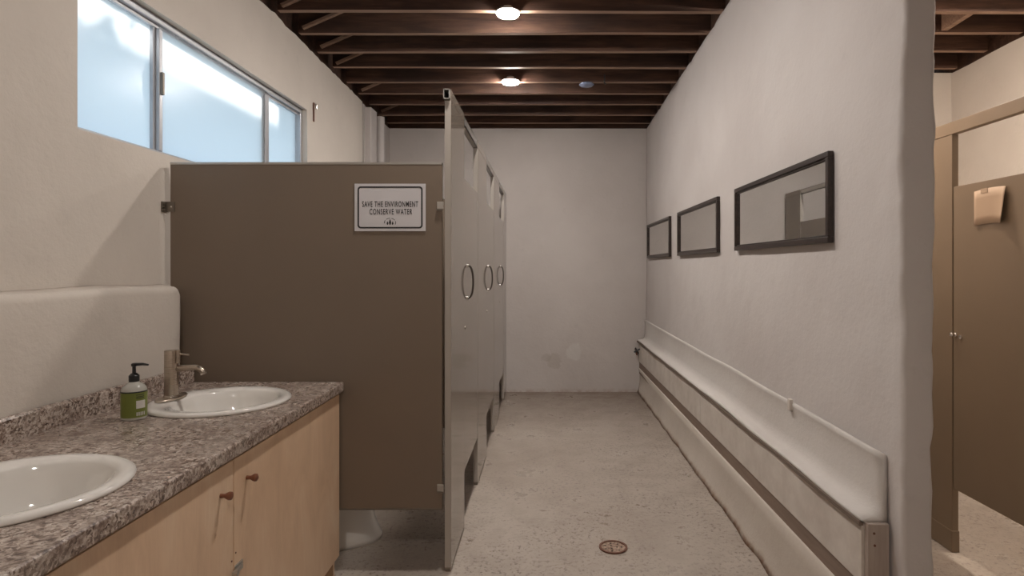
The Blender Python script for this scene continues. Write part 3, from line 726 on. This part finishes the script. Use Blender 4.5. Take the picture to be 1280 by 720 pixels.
t = thing('wall_bracket', 'small rusty metal bracket on the left wall past the window', 'bracket', (XL+0.004, 4.295, 2.375))
obj('plate', Bx(0, 0.006, -0.008, 0.008, 0, 0.135), M['rust'], t, bevel=0.001)
obj('arm', Bx(0.0, 0.004, 0.012, 0.050, 0.125, 0.138), M['alu'], t)
b = bmesh.new(); tube(b, [(0.004, 0.045, 0.10), (0.004, 0.045, 0.13)], 0.006, 8); obj('hook', b, M['alu'], t)

def glow(k, c):
    m = M['glow'].copy(); m.node_tree.nodes['Emission'].inputs[1].default_value = LAMP*k; m.node_tree.nodes['Emission'].inputs[0].default_value = c; return m
def ceiling_lamp(x, y, label, on=1.0, col=LAMP_COL):
    z = ceil_z(y)+0.018
    t = thing('ceiling_lamp', label, 'lamp', (x, y, z))
    b = bmesh.new(); lathe(b, [(0.030, 0.01), (0.030, -0.012), (0.050, -0.014), (0.070, -0.018), (0.072, -0.026), (0.060, -0.027)], 32); obj('housing', b, M['board'], t, smooth=True)
    b = bmesh.new(); lathe(b, [(0.060, -0.028), (0.068, -0.032), (0.064, -0.040), (0.044, -0.047), (0.012, -0.050)], 32); o = obj('diffuser', b, glow(on, col), t, smooth='all')
    return t
ceiling_lamp(-0.28, 4.90, 'farther lit round lamp under the dark ceiling joists')
ceiling_lamp(-0.225, 3.66, 'nearer lit round lamp at the top of the picture')
ceiling_lamp(-0.22, 2.35, 'lit round lamp on the joists above the picture edge, over the sinks')
ceiling_lamp(2.55, 2.75, 'lit round lamp over the stalls of the right-hand room', 2.3, (1, 0.87, 0.74, 1))
ceiling_lamp(1.55, 3.30, 'added unseen fill lamp over the walkway of the right-hand room', 1.35, (1, 0.87, 0.74, 1))  # fill lamp added to brighten the right-hand stall door
ceiling_lamp(-0.22, -0.60, 'added unseen fill lamp behind the viewer', 1.15)  # fill lamp added to lift the partition, plaster ledge and near walls
t = thing('sensor', 'small blue-grey unlit dome hanging from the far joists', 'sensor', (0.345, 4.95, ceil_z(4.95)))
b = bmesh.new(); lathe(b, [(0.02, 0.01), (0.022, -0.004), (0.055, -0.008), (0.062, -0.020), (0.045, -0.032), (0.015, -0.036)], 28); obj('dome', b, M['blueglass'], t, smooth='all')
t = tag(obj('nail_hook', (lambda b: (tube(b, [(0.49, 4.93, ceil_z(4.93)+0.06), (0.49, 4.93, ceil_z(4.93)-0.01), (0.50, 4.925, ceil_z(4.93)-0.02)], 0.006, 8), b)[1])(bmesh.new()), M['black']), 'thin black nail hook on a joist right of the small dome', 'hook')

# ------------------------------------------------------------------ stalls in the right-hand room
XQ = 1.905
def rpil(y0, y1, label):
    t = thing('stall_pilaster', label, 'pilaster', (XQ, y0, 0))
    obj('panel', Bx(0, 0.030, 0, y1-y0, 0.012, 1.955), M['olive'], t, bevel=0.002)
    obj('floor_shoe', Bx(-0.003, 0.033, -0.003, y1-y0+0.003, 0, 0.10), M['olive'], t, bevel=0.002)
rpil(2.806, 3.20, 'tan stall pilaster just right of the plaster wall end')
rpil(1.80, 2.19, 'tan stall pilaster on the near side of the door, outside frame')
rpil(3.81, 4.69, 'wide tan stall pilaster at the end of the right-hand room')
def rdoor(y0, label, knob_side):
    t = thing('stall_door', label, 'door', (XQ, y0, 0))
    obj('panel', Bx(0.002, 0.028, 0.004, 0.608, 0.300, 1.708), M['olive'], t, bevel=0.003)
    yk = 0.592
    b = bmesh.new(); lathe(b, [(0.010, 0), (0.010, 0.004), (0.006, 0.008), (0.010, 0.016), (0.011, 0.022), (0.006, 0.026)], 16)
    bmesh.ops.rotate(b, verts=b.verts, matrix=Matrix.Rotation(-PI/2, 3, 'Y')); bmesh.ops.translate(b, verts=b.verts, vec=(0.002, yk, 1.02))
    k = obj('latch_knob', b, M['chrome'], t, smooth=True)
    b = bmesh.new(); tube(b, [(0.002, yk-0.035, 1.012), (-0.003, yk-0.035, 1.012)], 0.010, 14); obj('latch_plate', b, M['chrome'], t, smooth=True)
    return t
rdoor(2.192, 'tan stall door at the right picture edge with curled tan paper', 1)
rdoor(3.20, 'second tan stall door of the right-hand room, behind the wall', 1)
t = thing('headrail', 'tan headrail beam over the stalls of the right-hand room', 'rail', (XQ, 1.80, 1.955))
obj('beam', Bx(-0.002, 0.032, 0, 2.90, 0, 0.058), M['olive'], t, bevel=0.002)
for y, l in ((1.83, 'tan partition on the near side of the right-hand stall'), (3.48, 'tan partition between the two right-hand stalls')):
    t = thing('stall_partition', l, 'partition', (XQ+0.036, y, 0))
    obj('panel', Bx(0, 1.24, 0, 0.026, 0.30, 1.708), M['olive'], t, bevel=0.002)
# curled paper taped to the door
t = thing('curled_paper', 'curled tan paper sheet taped on the right-hand stall door', 'paper', (XQ, 2.565, 1.60))
b = bmesh.new(); K = 12; rows = []
for j in range(5):
    row = []
    for i in range(K+1):
        u = i/K; vv = j/4
        ccl = max(0, u-0.55)/0.45
        lift = 0.004+0.022*ccl**2*(1-0.75*vv)
        row.append(b.verts.new((-lift, 0.092-u*0.188+0.008*ccl**2*(1-vv), -0.085+vv*0.152+0.006*math.sin(u*3))))
    rows.append(row)
for j in range(4):
    for i in range(K): b.faces.new((rows[j][i], rows[j][i+1], rows[j+1][i+1], rows[j+1][i]))
o = obj('sheet', b, M['kraft'], t, smooth='all'); sd = o.modifiers.new('thick', 'SOLIDIFY'); sd.thickness = 0.0008
b = bmesh.new(); box(b, -0.0055, -0.0045, 0.010, 0.050, 0.055, 0.074); obj('tape', b, M['kraft'], t)
